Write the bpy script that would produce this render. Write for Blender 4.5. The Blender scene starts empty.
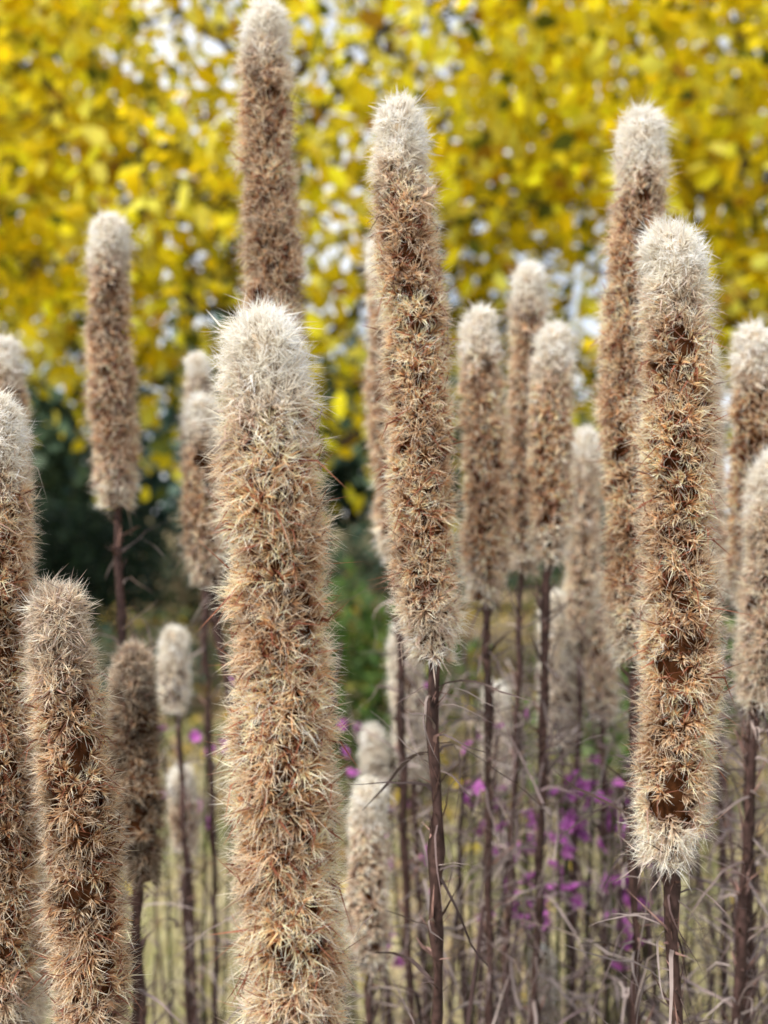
import bpy, math
import numpy as np
from mathutils import Vector
rng = np.random.default_rng(11)
scene = bpy.context.scene

# ------------------------------------------------------------------ helpers
def nrm(a):
    return a / np.maximum(np.linalg.norm(a, axis=-1, keepdims=True), 1e-9)

def make_mesh(name, V, polys, C=None, mats=(), matidx=None, parent=None, smooth=False):
    me = bpy.data.meshes.new(name)
    V = np.asarray(V, dtype=np.float32)
    me.vertices.add(len(V)); me.vertices.foreach_set('co', V.ravel())
    loops = np.concatenate([p.ravel() for p in polys]).astype(np.int32)
    tot = np.concatenate([np.full(len(p), p.shape[1]) for p in polys]).astype(np.int32)
    start = np.concatenate([[0], np.cumsum(tot)[:-1]]).astype(np.int32)
    me.loops.add(len(loops)); me.loops.foreach_set('vertex_index', loops)
    me.polygons.add(len(tot)); me.polygons.foreach_set('loop_start', start)
    me.polygons.foreach_set('loop_total', tot)
    if smooth:
        me.polygons.foreach_set('use_smooth', np.ones(len(tot), dtype=bool))
    me.update(calc_edges=True)
    if C is not None:
        at = me.color_attributes.new('Col', 'FLOAT_COLOR', 'POINT')
        C4 = np.ones((len(V), 4), dtype=np.float32); C4[:, :3] = np.clip(C, 0, 1)
        at.data.foreach_set('color', C4.ravel())
    for m in mats: me.materials.append(m)
    ob = bpy.data.objects.new(name, me)
    scene.collection.objects.link(ob)
    if parent is not None: ob.parent = parent
    return ob

def empty(name):
    e = bpy.data.objects.new(name, None); e.empty_display_size = 0.05
    scene.collection.objects.link(e); return e

def leafy_mat(name, transl=0.35, noise=60.0, amt=0.25, spec=0.0):
    m = bpy.data.materials.new(name); m.use_nodes = True
    nt = m.node_tree; nt.nodes.clear()
    out = nt.nodes.new('ShaderNodeOutputMaterial')
    at = nt.nodes.new('ShaderNodeAttribute'); at.attribute_name = 'Col'
    if amt > 0:
        tc = nt.nodes.new('ShaderNodeTexCoord')
        no = nt.nodes.new('ShaderNodeTexNoise'); no.inputs['Scale'].default_value = noise
        no.inputs['Detail'].default_value = 2
        nt.links.new(tc.outputs['Object'], no.inputs['Vector'])
        mr = nt.nodes.new('ShaderNodeMapRange')
        mr.inputs['From Min'].default_value = .3; mr.inputs['From Max'].default_value = .7
        mr.inputs['To Min'].default_value = 1 - amt; mr.inputs['To Max'].default_value = 1 + amt
        nt.links.new(no.outputs['Fac'], mr.inputs['Value'])
        mul = nt.nodes.new('ShaderNodeVectorMath'); mul.operation = 'SCALE'
        nt.links.new(at.outputs['Color'], mul.inputs[0]); nt.links.new(mr.outputs[0], mul.inputs['Scale'])
        colout = mul.outputs[0]
    else:
        colout = at.outputs['Color']
    if spec > 0:
        pb = nt.nodes.new('ShaderNodeBsdfPrincipled')
        pb.inputs['Roughness'].default_value = .6
        pb.inputs['Specular IOR Level'].default_value = spec
        nt.links.new(colout, pb.inputs['Base Color'])
    else:
        pb = nt.nodes.new('ShaderNodeBsdfDiffuse'); nt.links.new(colout, pb.inputs['Color'])
    if transl > 0:
        tr = nt.nodes.new('ShaderNodeBsdfTranslucent')
        nt.links.new(colout, tr.inputs['Color'])
        mx = nt.nodes.new('ShaderNodeMixShader'); mx.inputs[0].default_value = transl
        nt.links.new(pb.outputs[0], mx.inputs[1]); nt.links.new(tr.outputs[0], mx.inputs[2])
        nt.links.new(mx.outputs[0], out.inputs['Surface'])
    else:
        nt.links.new(pb.outputs[0], out.inputs['Surface'])
    return m

M_pappus = leafy_mat('pappus_bristle', .45, 220, 0)
M_core = leafy_mat('seed_core', 0.0, 300, .4)
M_stem = leafy_mat('dry_stem', 0.0, 250, .45, .25)
M_dleaf = leafy_mat('dry_leaf', .2, 90, .3, .2)
M_leaf = leafy_mat('autumn_leaf', .55, 14, .18, .10)
M_green = leafy_mat('green_leaf', .3, 6, .35, .3)
M_bark = leafy_mat('bark', 0.0, 30, .5, .1)
M_straw = leafy_mat('straw', .3, 20, .25, .2)
M_petal = leafy_mat('purple_petal', .3, 30, .2)

def strands(base, d, L, w, bend, c0, c1, c2, crook=0.0):
    N = len(base)
    side = nrm(np.cross(d, rng.normal(size=(N, 3)))) * w[:, None]
    mid = base + d * (L * .55)[:, None]
    if crook: mid = mid + rng.normal(size=(N, 3)) * (L * crook)[:, None]
    tip = base + d * L[:, None] + bend
    V = np.stack([base - side * .5, base + side * .5, mid + side * .45, mid - side * .45, tip], 1).reshape(-1, 3)
    i = np.arange(N)[:, None] * 5
    Q = i + np.array([[0, 1, 2, 3]]); T = i + np.array([[3, 2, 4]])
    C = np.stack([c0, c0, c1, c1, c2], 1).reshape(-1, 3)
    return V, Q, T, C

def merge(parts):
    Vs, Qs, Ts, Cs = [], [], [], []; o = 0
    for V, Q, T, C in parts:
        Vs.append(V); Cs.append(C)
        if Q is not None and len(Q): Qs.append(Q + o)
        if T is not None and len(T): Ts.append(T + o)
        o += len(V)
    P = []
    if Qs: P.append(np.concatenate(Qs))
    if Ts: P.append(np.concatenate(Ts))
    return np.concatenate(Vs), P, np.concatenate(Cs)

def tube(path, rad, col, n=8, rough=0.0):
    path = np.asarray(path, float); K = len(path)
    t = nrm(np.gradient(path, axis=0))
    ref = np.tile(np.array([[0.31, 0.93, 0.17]]), (K, 1))
    a = nrm(np.cross(t, ref)); b = np.cross(t, a)
    th = np.linspace(0, 2 * np.pi, n, endpoint=False)
    r = np.asarray(rad, float)[:, None] * (1 + rough * rng.normal(size=(K, n)))
    V = path[:, None] + a[:, None] * (np.cos(th)[None, :, None] * r[..., None]) + b[:, None] * (np.sin(th)[None, :, None] * r[..., None])
    V = V.reshape(-1, 3)
    k = np.arange(K - 1)[:, None] * n; j = np.arange(n)[None]; j2 = (j + 1) % n
    Q = np.stack([k + j, k + j2, k + n + j2, k + n + j], -1).reshape(-1, 4)
    C = np.tile(np.asarray(col, float), (len(V), 1)) * (1 + .2 * rng.normal(size=(len(V), 1)))
    return V, Q, None, np.clip(C, 0.005, 1)

def ribbons(base, d0, L, w, drop, curl, col, seg=6):
    N = len(base); pts = [base]; d = d0.copy(); step = (L / seg)[:, None]
    cv = rng.normal(size=(N, 3)) * curl
    for s in range(seg):
        d = nrm(d + np.array([0, 0, -1.0]) * drop[:, None] + cv + rng.normal(size=(N, 3)) * curl * .5)
        pts.append(pts[-1] + d * step)
    P = np.stack(pts, 1)
    side = nrm(np.cross(d0, rng.normal(size=(N, 3))))
    s2 = nrm(side + rng.normal(size=(N, 3)) * .6)
    V = []
    for s in range(seg + 1):
        f = s / seg
        ww = (w * (1 - f ** 2 * .9))[:, None] * .5
        sd = nrm(side * (1 - f) + s2 * f)
        V += [P[:, s] - sd * ww, P[:, s] + sd * ww]
    V = np.stack(V, 1); n = 2 * (seg + 1)
    i = np.arange(N)[:, None, None] * n
    q = np.array([[2 * s, 2 * s + 1, 2 * s + 3, 2 * s + 2] for s in range(seg)])[None]
    Q = (i + q).reshape(-1, 4)
    C = np.repeat(col, n, axis=0)
    return V.reshape(-1, 3), Q, None, C

# ------------------------------------------------------------ blazing star plants
BROWN = np.array([.32, .13, .055]); TAN = np.array([.92, .57, .32]); PALE = np.array([1.0, .77, .52]); CREAM = np.array([1.0, .97, .89])

def seed_head(top, bot, dia, bendx, dark, m, wb, hole_line, white, pale, parent):
    top = np.array(top); bot = np.array(bot)
    L = np.linalg.norm(top - bot); E = dia / 2
    b = E * .46; rc = E - b * .80; Lc = L - b * .7
    taper = rng.uniform(.18, .30)
    z = np.linspace(0, Lc - rc * .8, 200)
    sm = np.clip(z / .025, 0, 1); sm = sm * sm * (3 - 2 * sm)
    topn = np.clip((z - (Lc - .09)) / .09, 0, 1) ** 1.2
    r = rc * (.58 + .42 * sm) * (1 - taper * topn) * (1 + .04 * np.sin(z * 55 + rng.uniform(0, 6)))
    rt = r[-1]; th = np.linspace(0, np.pi / 2, 40)[1:]
    zz = np.concatenate([z, z[-1] + rt * np.sin(th)]); rr = np.concatenate([r, rt * np.cos(th)])
    ds = np.hypot(np.diff(zz), np.diff(rr))
    dens = np.where(zz[1:] > L - .03, 1.2, 1.0)          # florets crowd together at the tip
    rmid = rr + b * .45
    cum = np.concatenate([[0], np.cumsum((rmid[1:] + rmid[:-1]) * .5 * ds * dens)])
    n = int(cum[-1] * 2 * np.pi / (4.9e-3 ** 2))
    u = (np.arange(n) + .5) / n * cum[-1]
    zi = np.interp(u, cum, zz); ri = np.interp(u, cum, rr)
    dz = np.interp(u, cum, np.gradient(zz)); dr = np.interp(u, cum, np.gradient(rr))
    ang = np.arange(n) * 2.399963 + rng.normal(size=n) * .07
    zi = zi + rng.normal(size=n) * .0005
    ph = rng.uniform(0, 6, 6)
    lump = .08 * np.sin(zi * 150 + ph[0] + ang) + .07 * np.sin(zi * 290 + ph[1] - 2 * ang) + .05 * np.sin(zi * 70 + ph[4])
    ri = ri * (1 + lump)
    rad = np.stack([np.cos(ang), np.sin(ang), np.zeros(n)], 1)
    nl = np.hypot(dz, dr); N = rad * (dz / nl)[:, None]; N[:, 2] = -dr / nl
    def axis(zv):
        q = (zv / L)[:, None]
        p = bot + (top - bot) * q
        p[:, 0] += bendx * 4 * q[:, 0] * (1 - q[:, 0]) + .0010 * np.sin(zv * 45 + ph[2])
        return p
    P = axis(zi) + rad * ri[:, None]
    keep = (rng.random(n) > .055) | (zi > L - .030)
    npit = int(L * 100 * 1.5); pz = rng.uniform(.02, max(L - .038, .025), npit); pa = rng.uniform(-np.pi, np.pi, npit); pr = rng.uniform(.0018, .0033, npit)
    if hole_line:
        zh = np.arange(.03, L - .045, .0112)
        pz = np.concatenate([pz, zh]); pa = np.concatenate([pa, -np.pi / 2 - .22 + .12 * np.sin(zh * 60)]); pr = np.concatenate([pr, rng.uniform(.0028, .0036, len(zh))])
    da = (ang[:, None] - pa[None] + np.pi) % (2 * np.pi) - np.pi
    dist = np.hypot(da * E * .8, (zi[:, None] - pz[None])) - pr[None]
    keep &= ~(dist.min(1) < 0)
    P, N, zi, ang = P[keep], N[keep], zi[keep], ang[keep]; n = len(P)
    N = nrm(N + np.array([0, 0, .15]) + rng.normal(size=(n, 3)) * .20)
    wt = np.clip((zi - (L - .048) + rng.normal(size=n) * .004) / .030, 0, 1) * .97 * white
    short = 1 - .15 * np.clip((zi - (L - .03)) / .02, 0, 1)
    wbm = np.clip((.036 - zi + rng.normal(size=n) * .004) / .03, 0, 1) * .6 * white
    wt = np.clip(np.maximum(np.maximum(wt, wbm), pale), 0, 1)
    patch = .12 * np.sin(zi * 85 + ph[3] + 1.5 * np.sin(ang + ph[5]))
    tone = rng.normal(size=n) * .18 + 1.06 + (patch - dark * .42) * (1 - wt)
    big = (1 + rng.normal(size=n) * .18) * short
    T = nrm(np.cross(N, np.array([0.1, 0.2, 1.0]))); B = np.cross(N, T)
    def fan(mm, smin, smax, L0, w, c0, c1, c2, bendf, off, jag=.07, kk=(.8, 1, 1), crook=.08):
        idx = np.repeat(np.arange(n), mm); K = len(idx)
        a = rng.uniform(0, 2 * np.pi, K); s = smin + (smax - smin) * np.sqrt(rng.random(K))
        o = T[idx] * np.cos(a)[:, None] + B[idx] * np.sin(a)[:, None]
        d = nrm(N[idx] + o * s[:, None])
        base = P[idx] + o * off
        LL = L0 * big[idx] * rng.uniform(.68, 1.15, K) * np.sqrt(1 + .25 * s * s)
        bend = o * (LL * bendf * rng.uniform(.2, 1.4, K))[:, None] + rng.normal(size=(K, 3)) * (LL * jag)[:, None]
        tt = (tone[idx] * (1 + .12 * rng.normal(size=K)))[:, None]
        ww = wt[idx][:, None]
        f = lambda c, k: (np.asarray(c) * (1 - ww * k) + CREAM * ww * k) * np.maximum(tt, ww * .95)
        return strands(base, d, LL, np.full(K, w) * rng.uniform(.7, 1.3, K), bend, f(c0, kk[0]), f(c1, kk[1]), f(c2, kk[2]), crook)
    nearq = m > 20
    parts = [fan(m, .12, .88, b, wb, BROWN * 1.3, PALE, CREAM, .22, .0006, .18),
             fan(7 if nearq else 4, .05, .55, b * .70, wb * 2.4, BROWN * 1.0, TAN * .82, TAN * 1.05, .2, .0005, .14, (.8, .95, 1)),
             fan(2, .4, 1.0, b * .60, .0011, BROWN * .6, BROWN * 1.3, TAN * .85, .2, .0008, .07, (.7, .85, .95)),
             fan(3, .4, 1.6, b * .88, .00068, np.array([.12, .04, .026]), np.array([.26, .095, .06]), np.array([.42, .19, .12]), .7, .0012, .3, (.7, .85, .92), .15)]
    V, Pq, C = merge(parts)
    make_mesh('bristles', V, Pq, C, [M_pappus], parent=parent)
    zc = np.linspace(0, Lc, 60)
    rcore = np.interp(zc, zz, rr) * .93 + .0002
    V, Q, _, C = tube(axis(zc), rcore, BROWN * .22, 20, .04)
    kw = np.repeat(np.clip((zc - (L - .040)) / .022, 0, 1) * white * .85, 20)[:, None]
    C = C * (1 - kw) + np.array([.68, .56, .42]) * kw
    make_mesh('core', V, [Q], C, [M_core], parent=parent, smooth=True)

def plant(d, xt, zt, xb, zb, dia, bend=0, dark=0, lean=None, hole=False, white=1.0, leaves=26, yb=0, pale=0):
    """centimetre inputs; d is the distance into the bed"""
    e = empty('dried_blazing_star')
    s = .01
    top = (xt * s, (d + yb) * s, zt * s); bot = (xb * s, d * s, zb * s)
    near = d < 52
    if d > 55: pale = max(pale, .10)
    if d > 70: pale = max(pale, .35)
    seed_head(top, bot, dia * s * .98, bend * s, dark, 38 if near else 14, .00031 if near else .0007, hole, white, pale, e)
    if lean is None: lean = (xb - xt) / (zt - zb)
    lean = float(np.clip(lean, -.17, .17))
    H = zb * s + .02; K = 60
    f = np.linspace(0, 1, K)
    x = bot[0] + lean * H * f * (1 - .35 * f) + .008 * np.sin(f * 11 + rng.uniform(0, 6)) * f + .0007 * np.sin(f * 90)
    x = x - (x[0] - bot[0])
    y = bot[1] + .01 * np.sin(f * 5 + rng.uniform(0, 6)) * f + rng.normal() * .03 * f * f
    z_ = (zb * s + .02) - H * f
    path = np.stack([x, y, z_], 1)
    parts = [tube(path, (.0021 + .0015 * f) * (1 + .16 * rng.normal(size=K)), np.array([.070, .040, .036]), 8, .16)]
    ns = 340
    t = rng.random(ns) ** 1.2 * .85 + .015; a = rng.uniform(0, 6.283, ns)
    pb = np.stack([np.interp(t, f, path[:, k]) for k in range(3)], 1)
    o = nrm(np.stack([np.cos(a), np.sin(a), rng.uniform(.8, 6, ns)], 1))
    c = np.tile([.12, .072, .062], (ns, 1)) * rng.uniform(.4, 2.2, (ns, 1))
    parts.append(strands(pb, o, rng.uniform(.004, .020, ns), rng.uniform(.0008, .0024, ns), rng.normal(size=(ns, 3)) * .004, c, c, c * 1.9, .06))
    V, Pq, C = merge(parts)
    make_mesh('stem', V, Pq, C, [M_stem], parent=e)
    nl = int(leaves * 4.2)
    t = np.clip(.02 + rng.random(nl) * .60, 0, 1); a = rng.uniform(0, 6.283, nl)
    pb = np.stack([np.interp(t, f, path[:, k]) for k in range(3)], 1)
    o = nrm(np.stack([np.cos(a), np.sin(a), rng.uniform(.3, 3.0, nl)], 1))
    g = rng.random((nl, 1)) ** .7
    c = (np.array([.42, .35, .33]) * (1 - g) + np.array([.11, .072, .072]) * g) * rng.uniform(.6, 1.4, (nl, 1))
    V, Q, _, C = ribbons(pb, o, rng.uniform(.015, .065, nl) * (1 + t * .5), rng.uniform(.0008, .0021, nl), rng.uniform(.05, .5, nl), .42, c, 8)
    make_mesh('withered_leaves', V, [Q], C, [M_dleaf], parent=e)

plants = [
 dict(d=31, xt=-3.7, zt=106.4, xb=-2.7, zb=82.0, dia=3.35, leaves=10),
 dict(d=40, xt=.6, zt=116.7, xb=1.9, zb=94.2, dia=2.85, lean=.02),
 dict(d=38.5, xt=10.9, zt=111.2, xb=10.9, zb=86.6, dia=3.05, bend=.5, hole=True, lean=.04, leaves=34),
 dict(d=46, xt=12.0, zt=118.6, xb=11.6, zb=93.2, dia=2.8, bend=-.5, lean=0.0),
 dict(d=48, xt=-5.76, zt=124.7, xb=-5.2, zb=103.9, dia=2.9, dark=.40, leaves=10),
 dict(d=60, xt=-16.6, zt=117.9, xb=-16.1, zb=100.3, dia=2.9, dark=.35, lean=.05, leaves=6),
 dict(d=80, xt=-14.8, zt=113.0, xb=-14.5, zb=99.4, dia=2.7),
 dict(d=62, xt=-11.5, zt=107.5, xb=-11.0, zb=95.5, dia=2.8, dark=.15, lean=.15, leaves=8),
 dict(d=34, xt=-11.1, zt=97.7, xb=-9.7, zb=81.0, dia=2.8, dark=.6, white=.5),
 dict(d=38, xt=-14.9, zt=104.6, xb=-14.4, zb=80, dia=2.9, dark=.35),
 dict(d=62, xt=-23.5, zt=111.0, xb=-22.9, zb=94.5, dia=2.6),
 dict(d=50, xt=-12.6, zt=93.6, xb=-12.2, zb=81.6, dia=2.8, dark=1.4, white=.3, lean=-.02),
 dict(d=76, xt=-16.1, zt=91.5, xb=-15.8, zb=84.8, dia=2.9, lean=.055, pale=.7),
 dict(d=80, xt=-16.2, zt=79.8, xb=-15.8, zb=73, dia=2.8),
 dict(d=56, xt=-.95, zt=85.2, xb=-.8, zb=74.5, dia=2.7, pale=.4),
 dict(d=80, xt=-.96, zt=83.2, xb=-.64, zb=77, dia=2.9, pale=.8),
 dict(d=58, xt=5.6, zt=112.0, xb=5.9, zb=94.9, dia=2.9, leaves=40),
 dict(d=64, xt=9.4, zt=116.0, xb=8.8, zb=96.3, dia=2.9, dark=.3, leaves=40),
 dict(d=58, xt=9.9, zt=111.1, xb=9.5, zb=97.2, dia=2.8, leaves=40),
 dict(d=62, xt=0, zt=117.6, xb=.75, zb=97, dia=2.9, leaves=40),
 dict(d=74, xt=14.9, zt=106.4, xb=14.6, zb=90.5, dia=2.8, leaves=40),
 dict(d=74, xt=15.8, zt=95.7, xb=16.1, zb=84.6, dia=2.8, leaves=40),
 dict(d=54, xt=20.1, zt=110.3, xb=19.9, zb=95.2, dia=3.0, leaves=44),
 dict(d=48, xt=18.9, zt=103, xb=18.0, zb=90.7, dia=2.9, leaves=44, pale=.4),
 dict(d=78, xt=24.9, zt=113.4, xb=25.6, zb=93.1, dia=2.8, leaves=34),
 dict(d=76, xt=13.1, zt=94.1, xb=13.5, zb=82.3, dia=3.2, leaves=34, pale=.7),
 dict(d=78, xt=1.6, zt=91.6, xb=2.2, zb=79.5, dia=3.0, leaves=30, pale=.7),
 dict(d=85, xt=13.3, zt=63.2, xb=13.7, zb=57.2, dia=2.8, pale=.8),
 dict(d=82, xt=9.1, zt=86.2, xb=9.5, zb=77.2, dia=3.0, leaves=30, pale=.7),
 dict(d=46, xt=-17.1, zt=88.5, xb=-16.7, zb=76, dia=2.9, dark=.35),
 dict(d=52, xt=-26, zt=112, xb=-25.4, zb=95, dia=2.9),
 dict(d=70, xt=-33, zt=104, xb=-32.6, zb=89, dia=2.9),
 dict(d=44, xt=25, zt=108, xb=25.2, zb=88, dia=3.0),
 dict(d=66, xt=33, zt=114, xb=33, zb=96, dia=2.9),
]
for p in plants: plant(**p)

def tangle():
    n = 5600
    b = np.stack([rng.uniform(.02, .46, n), rng.uniform(.50, 1.05, n), .42 + .46 * rng.random(n) ** 1.15], 1)
    n2 = 800
    b2 = np.stack([rng.uniform(-.36, .0, n2), rng.uniform(.6, 1.05, n2), rng.uniform(.42, .80, n2)], 1)
    b = np.concatenate([b, b2]); n += n2
    d = nrm(rng.normal(size=(n, 3)) + np.array([0, 0, .8])); g = rng.random((n, 1)) ** .7
    c = (np.array([.48, .41, .39]) * (1 - g) + np.array([.11, .075, .08]) * g) * rng.uniform(.6, 1.4, (n, 1))
    V, Q, _, C = ribbons(b, d, rng.uniform(.02, .085, n), rng.uniform(.0008, .0022, n), rng.uniform(0, .35, n), .44, c, 7)
    k = 130
    parts = [(V, Q, None, C)]
    for i in range(k):
        x = rng.uniform(.03, .46) if i < 108 else rng.uniform(-.34, 0); y = rng.uniform(.52, 1.05); h = rng.uniform(.60, .92)
        f = np.linspace(0, 1, 14)
        path = np.stack([x + rng.normal() * .07 * f + .012 * np.sin(f * 9 + i), y + rng.normal() * .05 * f, h * f], 1)
        parts.append(tube(path, .0022 - .0010 * f, np.array([.085, .055, .055]) * rng.uniform(.5, 1.7), 5, .1))
    V, P, C = merge(parts)
    make_mesh('withered_stalks', V, P, C, [M_dleaf])
tangle()

# ------------------------------------------------------------ ground
def ground():
    n = 90
    ax = np.sinh(np.linspace(-5, 5, n)) / math.sinh(5) * 400
    X, Y = np.meshgrid(ax, ax)
    Z = .04 * np.sin(X * .9 + 1) * np.cos(Y * .7) * np.exp(-(X ** 2 + Y ** 2) / 400) - .03
    V = np.stack([X, Y, Z], -1).reshape(-1, 3)
    i = (np.arange(n - 1)[:, None] * n + np.arange(n - 1)[None]).ravel()[:, None]
    Q = i + np.array([[0, 1, n + 1, n]])
    m = bpy.data.materials.new('garden_ground'); m.use_nodes = True; nt = m.node_tree
    pb = nt.nodes['Principled BSDF']; pb.inputs['Roughness'].default_value = .95
    pb.inputs['Specular IOR Level'].default_value = .1
    tc = nt.nodes.new('ShaderNodeTexCoord')
    def noise(s, det=6):
        q = nt.nodes.new('ShaderNodeTexNoise'); q.inputs['Scale'].default_value = s; q.inputs['Detail'].default_value = det
        nt.links.new(tc.outputs['Object'], q.inputs['Vector']); return q
    n1 = noise(.7); n2 = noise(9)
    r1 = nt.nodes.new('ShaderNodeValToRGB'); cr = r1.color_ramp
    cr.elements[0].position = .38; cr.elements[0].color = (.065, .10, .03, 1)
    cr.elements[1].position = .62; cr.elements[1].color = (.33, .25, .16, 1)
    e = cr.elements.new(.5); e.color = (.19, .16, .08, 1)
    nt.links.new(n1.outputs['Fac'], r1.inputs[0])
    r2 = nt.nodes.new('ShaderNodeValToRGB')
    r2.color_ramp.elements[0].position = .35; r2.color_ramp.elements[0].color = (.35, .35, .35, 1)
    r2.color_ramp.elements[1].position = .65; r2.color_ramp.elements[1].color = (1.4, 1.3, 1.2, 1)
    nt.links.new(n2.outputs['Fac'], r2.inputs[0])
    mx = nt.nodes.new('ShaderNodeMix'); mx.data_type = 'RGBA'; mx.blend_type = 'MULTIPLY'; mx.inputs[0].default_value = 1
    nt.links.new(r1.outputs[0], mx.inputs[6]); nt.links.new(r2.outputs[0], mx.inputs[7])
    nt.links.new(mx.outputs[2], pb.inputs['Base Color'])
    bp = nt.nodes.new('ShaderNodeBump'); bp.inputs['Distance'].default_value = .05
    nt.links.new(n2.outputs['Fac'], bp.inputs['Height']); nt.links.new(bp.outputs[0], pb.inputs['Normal'])
    make_mesh('ground', V, [Q], None, [m], smooth=True)
ground()

# ------------------------------------------------------------ leaves
def leaves(P, size, col, wid=.62, droop=.6):
    n = len(P)
    d = nrm(rng.normal(size=(n, 3)) + np.array([0, 0, -droop]))
    s = nrm(np.cross(d, rng.normal(size=(n, 3))))
    nn = np.cross(s, d)
    sz = size[:, None]
    fold = rng.uniform(.02, .25, n)[:, None] * sz
    curl = rng.uniform(-.2, .25, n)[:, None] * sz
    hw = sz * wid * .5
    v0 = P
    vR1 = P + d * sz * .28 + s * hw * .95 + nn * fold; vL1 = P + d * sz * .28 - s * hw * .95 + nn * fold
    vR2 = P + d * sz * .68 + s * hw * .75 + nn * (fold * .9 + curl * .4); vL2 = P + d * sz * .68 - s * hw * .75 + nn * (fold * .9 + curl * .4)
    vt = P + d * sz + nn * curl
    V = np.stack([v0, vR1, vR2, vt, vL2, vL1], 1).reshape(-1, 3)
    i = np.arange(n)[:, None] * 6
    Q = np.concatenate([i + np.array([[0, 1, 2, 3]]), i + np.array([[0, 3, 4, 5]])])
    return V, Q, None, np.repeat(col, 6, axis=0)

def curve_path(a, b, sag, k=9):
    f = np.linspace(0, 1, k)[:, None]; a = np.array(a); b = np.array(b)
    p = a + (b - a) * f
    p[:, 2] += sag * (4 * f * (1 - f))[:, 0]
    j = rng.normal(size=(k, 3)) * .035 * np.linalg.norm(b - a) * .5; j[0] = 0; j[-1] = 0
    return p + j

def pick_cols(n, pal, w):
    pal = np.array(pal); k = rng.choice(len(pal), n, p=np.array(w) / sum(w))
    return pal[k] * rng.uniform(.75, 1.2, (n, 1))

def tree(name, tx, ty, rx, ry, z0, z1, nclump, nleaf, lsize, pal, w, trunk=.11, mat=None, rad=.24, lean=0):
    e = empty(name)
    C = []
    while len(C) < nclump:
        p = rng.uniform(-1, 1, 3); r = np.linalg.norm(p)
        if r > 1 or r < .30: continue
        h = z0 + (z1 - z0) * (p[2] * .5 + .5)
        C.append([tx + lean + p[0] * rx, ty + p[1] * ry, h + .15 * rng.normal()])
    C = np.array(C); C[:, 2] = np.maximum(C[:, 2], z0)
    parts = []
    f = np.linspace(0, 1, 14); zt = z1 * .82
    tp = np.stack([tx + lean * f * .7 + .05 * np.sin(f * 7), ty + .05 * np.cos(f * 6), -.05 + (zt + .05) * f], 1)
    bark = np.array([.075, .06, .048])
    parts.append(tube(tp, trunk * (1 - .75 * f) + .05 * np.exp(-f * 20), bark, 12, .06))
    nl = 16; limbs = []
    for i in range(nl):
        a = i * 2.4 + rng.uniform(-.3, .3); hh = (.28 + .6 * i / nl) * zt
        s = np.array([np.interp(hh, tp[:, 2], tp[:, k]) for k in range(3)])
        ext = rng.uniform(.5, .85)
        en = np.array([s[0] + math.cos(a) * rx * ext, s[1] + abs(math.sin(a)) ** .5 * np.sign(math.sin(a)) * ry * ext * .7, min(hh + rng.uniform(.2, .9), z1)])
        pth = curve_path(s, en, .2, 12); limbs.append(pth)
        g = np.linspace(0, 1, 12)
        parts.append(tube(pth, trunk * .26 * (1 - .8 * g), bark, 8, .06))
    LP = np.concatenate(limbs)
    LPos = []; shade = []
    for c in C:
        j = np.argmin(np.linalg.norm(LP - c, axis=1) + rng.random(len(LP)) * .15)
        pth = curve_path(LP[j], c, .08, 7); g = np.linspace(0, 1, 7)
        parts.append(tube(pth, .008 * (1 - .75 * g) + .001, bark, 5, .05))
        k = rng.poisson(nleaf)
        q = rng.normal(size=(k, 3)) * rad * np.array([1, 1, .75]) * rng.uniform(.6, 1.3)
        LPos.append(c + q)
        # far-side leaves take darker olive, painting the crown's inner shade into their colour
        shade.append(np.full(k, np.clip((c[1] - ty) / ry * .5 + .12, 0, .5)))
        for t in range(3):
            parts.append(tube(curve_path(c, c + rng.normal(size=3) * rad, 0, 4), [.004, .003, .002, .001], bark, 4))
    V, Pq, Cc = merge(parts); make_mesh('trunk_and_limbs', V, Pq, Cc, [M_bark], parent=e)
    LPos = np.concatenate(LPos); shade = np.concatenate(shade); n = len(LPos)
    col = pick_cols(n, pal, w)
    shade_sel = rng.random(n) < shade
    col[shade_sel] = pick_cols(int(shade_sel.sum()), [[.20, .20, .03], [.13, .16, .03], [.45, .38, .04], [.28, .17, .03]], [2, 2, 2, 1])
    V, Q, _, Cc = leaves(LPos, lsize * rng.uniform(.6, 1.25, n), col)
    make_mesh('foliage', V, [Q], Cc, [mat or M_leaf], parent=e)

YEL = [[1.0, .83, .03], [1.0, .74, .015], [1.0, .92, .16], [.65, .60, .04], [.50, .29, .03], [.14, .17, .03]]
YW = [5, 2.6, 3, .8, .3, .8]
tree('yellow_autumn_tree', -.55, 5.4, 2.5, 1.5, 1.25, 5.2, 190, 68, .11, YEL, YW, .10)
tree('yellow_autumn_tree', 2.1, 5.8, 2.0, 1.5, 1.3, 4.8, 125, 62, .11, YEL, YW, .09)
tree('yellow_autumn_tree', -3.3, 6.2, 1.9, 1.5, 1.3, 5.4, 120, 64, .11, YEL, YW, .09)
tree('yellow_autumn_tree', 5.2, 7.2, 1.9, 1.5, 1.4, 5.0, 90, 50, .105, YEL, YW, .09)

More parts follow.
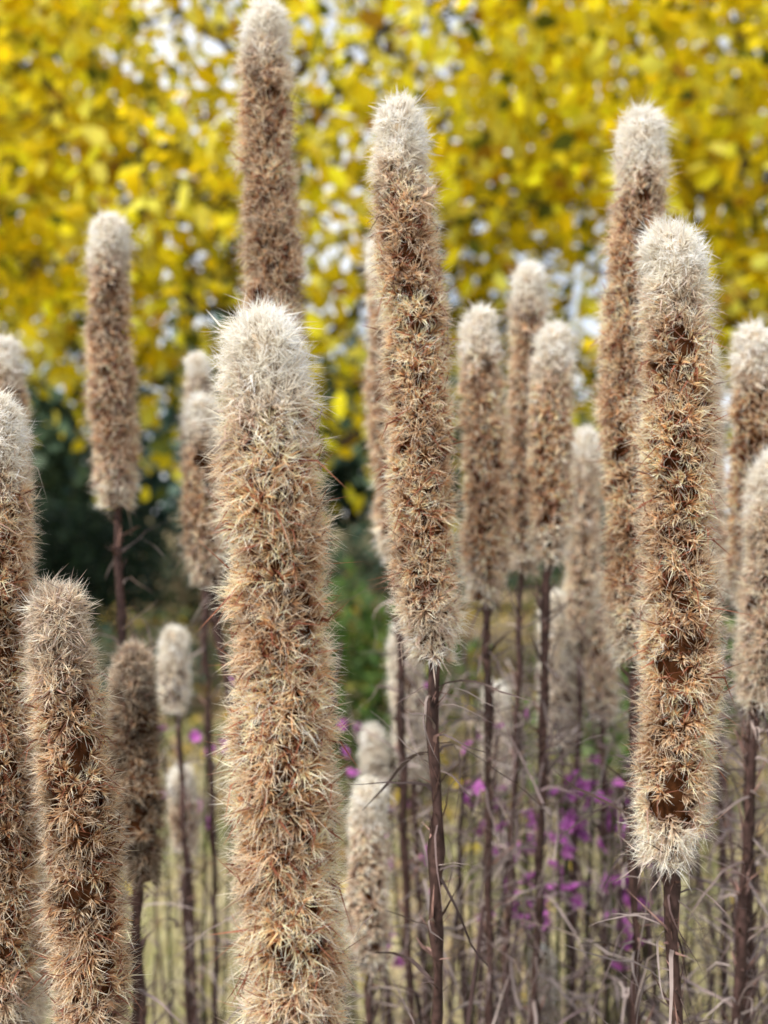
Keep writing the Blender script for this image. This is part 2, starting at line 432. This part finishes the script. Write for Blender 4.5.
def shrub(name, x, y, rx, ry, h, n, size, pal, w):
    u = nrm(rng.normal(size=(n, 3))); r = rng.random(n) ** .4
    lump = 1 + .22 * np.sin(u[:, 0] * 7 + x) * np.cos(u[:, 2] * 6 + y) + .12 * np.sin(u[:, 1] * 13)
    P = u * (r * lump)[:, None] * np.array([rx, ry, h * .5]); P[:, 2] += h * .5
    P[:, 2] = np.abs(P[:, 2]); P[:, 0] += x; P[:, 1] += y
    parts = [leaves(P, size * rng.uniform(.6, 1.3, n), pick_cols(n, pal, w), .5, -.3)]
    for i in range(14):
        a = rng.uniform(0, 6.28)
        parts.append(tube(curve_path([x, y, -.03], [x + math.cos(a) * rx * .7, y + math.sin(a) * ry * .7, h * rng.uniform(.5, .9)], .05, 6), np.linspace(.02, .004, 6), [.07, .05, .04], 5))
    V, P_, C = merge(parts)
    make_mesh(name, V, P_, C, [M_green])

DK = [[.02, .045, .02], [.03, .06, .035], [.015, .03, .02]]  # near-black hedge greens, with the shadow beneath the trees put into the colour
MD = [[.05, .10, .05], [.06, .12, .09], [.13, .14, .07], [.24, .18, .11]]
GR = [[.09, .17, .03], [.12, .20, .05], [.06, .12, .03], [.26, .25, .05]]
shrub('evergreen_shrub', -2.45, 7.6, .8, .8, 1.1, 4500, .08, DK, [1, 1, 1])
shrub('evergreen_shrub', -4.6, 8.4, 1.4, .9, 1.6, 5000, .08, DK, [1, 1, 1])
shrub('low_shrub', -1.5, 9.4, 1.2, .6, .65, 3500, .08, MD, [1, 2, 2, 3])
shrub('low_shrub', .3, 10.5, 1.6, .7, .85, 4000, .08, MD, [2, 3, 2, 1])
shrub('low_shrub', 2.4, 9.6, 1.3, .7, .9, 4000, .08, MD, [2, 1, 1, 1])
shrub('low_shrub', 4.6, 9.0, 1.3, .7, .9, 4000, .08, MD, [2, 1, 1, 1])
shrub('low_shrub', 1.9, 6.4, .8, .5, .5, 2500, .06, MD, [2, 1, 2, 2])
shrub('green_shrub', -.1, 3.8, .46, .35, .74, 2800, .05, GR, [2, 2, 2, 1])
shrub('green_shrub', .75, 3.3, .35, .3, .42, 1600, .05, GR, [2, 2, 2, 1])
shrub('green_shrub', 1.3, 4.3, .6, .35, .55, 2300, .05, GR, [2, 2, 2, 1])
shrub('low_shrub', -1.3, 5.2, .6, .4, .40, 1800, .05, MD, [2, 2, 2, 2])

def distant():
    Ps = []; Cs = []; tr = []
    for i in range(46):
        x = -24 + i * 1.07 + rng.normal() * .3; y = rng.uniform(15, 24); h = rng.uniform(2.8, 5.6); w = rng.uniform(1.2, 2.2)
        n = 800; u = nrm(rng.normal(size=(n, 3))); r = rng.random(n) ** .45
        cone = rng.random() < .4
        P = u * r[:, None]
        if cone:
            zz = rng.random(n) ** 1.4; a = rng.uniform(0, 6.28, n); rr = (1 - zz) * (w * .7) * np.sqrt(rng.random(n)) * (1 + .3 * np.sin(zz * 50))
            P = np.stack([np.cos(a) * rr, np.sin(a) * rr, zz * h], 1)
            base = np.array([.055, .11, .095])
        else:
            P = P * (1 + .25 * np.sin(u[:, :1] * 8 + i) * np.cos(u[:, 2:] * 7)) * np.array([w, w, h * .46]); P[:, 2] += h * .54
            base = np.array([[.08, .13, .07], [.13, .16, .07], [.26, .22, .08], [.07, .13, .10]][rng.integers(4)])
        P += np.array([x, y, 0]); Ps.append(P); Cs.append(base * rng.uniform(.5, 1.5, (n, 1)))
        tr.append(tube(np.array([[x, y, -.05], [x + .05, y, h * .4], [x, y, h * .85]]), [.16, .11, .03], [.06, .05, .04], 6))
    P = np.concatenate(Ps); C = np.concatenate(Cs)
    V, Pq, Cc = merge([leaves(P, rng.uniform(.2, .42, len(P)), C, .7)] + tr)
    make_mesh('distant_trees', V, Pq, Cc, [M_green])
distant()

# ------------------------------------------------------------ grass, fallen leaves, flowers
def grass():
    n = 13000
    cl = np.stack([rng.uniform(-4.5, 4.5, 420), rng.uniform(1.3, 8, 420)], 1)
    k = rng.integers(0, 420, n)
    xy = cl[k] + rng.normal(size=(n, 2)) * .07
    b = np.column_stack([xy, np.full(n, -.03)])
    d = nrm(np.column_stack([rng.normal(size=(n, 2)) * .35, np.ones(n)]))
    hs = rng.uniform(.10, .30, 420)
    ch = pick_cols(420, [[.66, .56, .34], [.52, .43, .24], [.22, .25, .07], [.12, .18, .05], [.78, .68, .46]], [3, 3, 2.0, 1.4, 2.4])
    c = ch[k] * rng.uniform(.6, 1.3, (n, 1))
    A = ribbons(b, d, hs[k] * rng.uniform(.7, 1.5, n), rng.uniform(.003, .007, n), rng.uniform(.02, .22, n), .12, c, 5)
    n = 2400; cl2 = np.stack([rng.uniform(-.7, .9, 80), rng.uniform(.9, 2.0, 80)], 1); k = rng.integers(0, 80, n)
    b = np.column_stack([cl2[k] + rng.normal(size=(n, 2)) * .05, np.full(n, -.03)])
    d = nrm(np.column_stack([rng.normal(size=(n, 2)) * .22, np.ones(n)]))
    c = pick_cols(n, [[.78, .71, .48], [.64, .56, .32], [.42, .44, .17]], [3, 2, 1.2])
    B = ribbons(b, d, rng.uniform(.35, .72, n), rng.uniform(.0018, .0036, n), rng.uniform(.01, .10, n), .07, c, 7)
    V, P, C = merge([A, B]); make_mesh('dry_grass', V, P, C, [M_straw])
grass()

n = 5600
P = np.column_stack([rng.uniform(-7, 7, n), rng.uniform(1.2, 11, n), rng.uniform(-.02, .05, n)])
c = pick_cols(n, [[.90, .66, .06], [.42, .26, .10], [.54, .38, .22], [.60, .50, .35]], [3, 2, 2, 1.5])
V, Q, _, C = leaves(P, .085 * rng.uniform(.6, 1.2, n), c, .6, 0)
make_mesh('fallen_leaves', V, [Q], C, [M_leaf])

def purple(x, y, h, nfl):
    parts = []
    for s in range(4):
        f = np.linspace(0, 1, 8); dx, dy = rng.normal(size=2) * .04
        hh = h * rng.uniform(.90, 1.02)
        pth = np.stack([x + dx * f, y + dy * f, -.03 + (hh + .03) * f], 1)
        parts.append(tube(pth, .0022 - .001 * f, [.10, .10, .05], 5))
        for q in range(nfl):
            t = rng.uniform(.90, 1.0); c0 = np.array([np.interp(t, f, pth[:, k]) for k in range(3)]); c1 = c0 + rng.normal(size=3) * .009 + np.array([0, 0, .008])
            parts.append(tube(np.array([c0, (c0 + c1) / 2, c1]), [.0008] * 3, [.10, .12, .05], 4))
            nn = nrm(rng.normal(size=3) + np.array([0, -.4, .9])); m = 14
            a = np.arange(m) / m * 6.283; t1 = nrm(np.cross(nn, [.3, .5, .8])); t2 = np.cross(nn, t1)
            dd = nrm(t1 * np.cos(a)[:, None] + t2 * np.sin(a)[:, None] + nn * .3)
            col = np.tile([.60, .20, .58], (m, 1)) * rng.uniform(.6, 1.2, (m, 1))
            parts.append(strands(np.tile(c1, (m, 1)), dd, np.full(m, .0075), np.full(m, .0028), np.zeros((m, 3)), col, col, col))
    V, P, C = merge(parts); make_mesh('purple_wildflower', V, P, C, [M_petal])
for (x, y, h, k) in [(.055, .80, .87, 7), (.13, .76, .81, 8), (.15, .74, .82, 8), (.165, .78, .805, 7), (.02, .85, .71, 3),
                     (-.17, .9, .85, 3), (.21, .80, .82, 5), (-.02, .9, .84, 3)]:
    purple(x, y, h, k)

# ------------------------------------------------------------ light
w = bpy.data.worlds.new('World'); scene.world = w; w.use_nodes = True
nt = w.node_tree; bg = nt.nodes['Background']
sky = nt.nodes.new('ShaderNodeTexSky'); sky.sky_type = 'NISHITA'; sky.sun_disc = False
sx, sy, sz = -.45, -.36, .80
sky.sun_elevation = math.atan2(sz, math.hypot(sx, sy)); sky.sun_rotation = math.atan2(sx, sy)
sky.dust_density = 2.0; sky.air_density = 1.0; sky.ozone_density = 1.0
tc = nt.nodes.new('ShaderNodeTexCoord')
cn = nt.nodes.new('ShaderNodeTexNoise'); cn.inputs['Scale'].default_value = 4.0; cn.inputs['Detail'].default_value = 6
nt.links.new(tc.outputs['Generated'], cn.inputs['Vector'])
cr = nt.nodes.new('ShaderNodeValToRGB')
cr.color_ramp.elements[0].position = .38; cr.color_ramp.elements[0].color = (.3, .3, .3, 1)
cr.color_ramp.elements[1].position = .60; cr.color_ramp.elements[1].color = (1, 1, 1, 1)
nt.links.new(cn.outputs['Fac'], cr.inputs[0])
mx = nt.nodes.new('ShaderNodeMix'); mx.data_type = 'RGBA'
nt.links.new(cr.outputs[0], mx.inputs[0]); nt.links.new(sky.outputs[0], mx.inputs[6])
mx.inputs[7].default_value = (8.6, 8.9, 9.4, 1)
nt.links.new(mx.outputs[2], bg.inputs['Color'])
bg.inputs['Strength'].default_value = .15
sun = bpy.data.lights.new('sun', 'SUN'); sun.energy = 5.0; sun.angle = math.radians(9); sun.color = (1, .94, .84)
so = bpy.data.objects.new('sun', sun); scene.collection.objects.link(so)
so.rotation_euler = Vector((sx, sy, sz)).to_track_quat('Z', 'Y').to_euler()

# ------------------------------------------------------------ camera
cam = bpy.data.cameras.new('camera'); co = bpy.data.objects.new('camera', cam); scene.collection.objects.link(co)
co.location = (0, 0, 1.0); co.rotation_euler = (math.radians(90), 0, 0)
cam.sensor_fit = 'VERTICAL'; cam.sensor_height = 24; cam.lens = 23.44
cam.clip_start = .01; cam.clip_end = 1000
cam.dof.use_dof = True; cam.dof.focus_distance = .342; cam.dof.aperture_fstop = 23.44 / 4.0
scene.camera = co
scene.view_settings.view_transform = 'Standard'; scene.view_settings.look = 'None'; scene.view_settings.exposure = 0
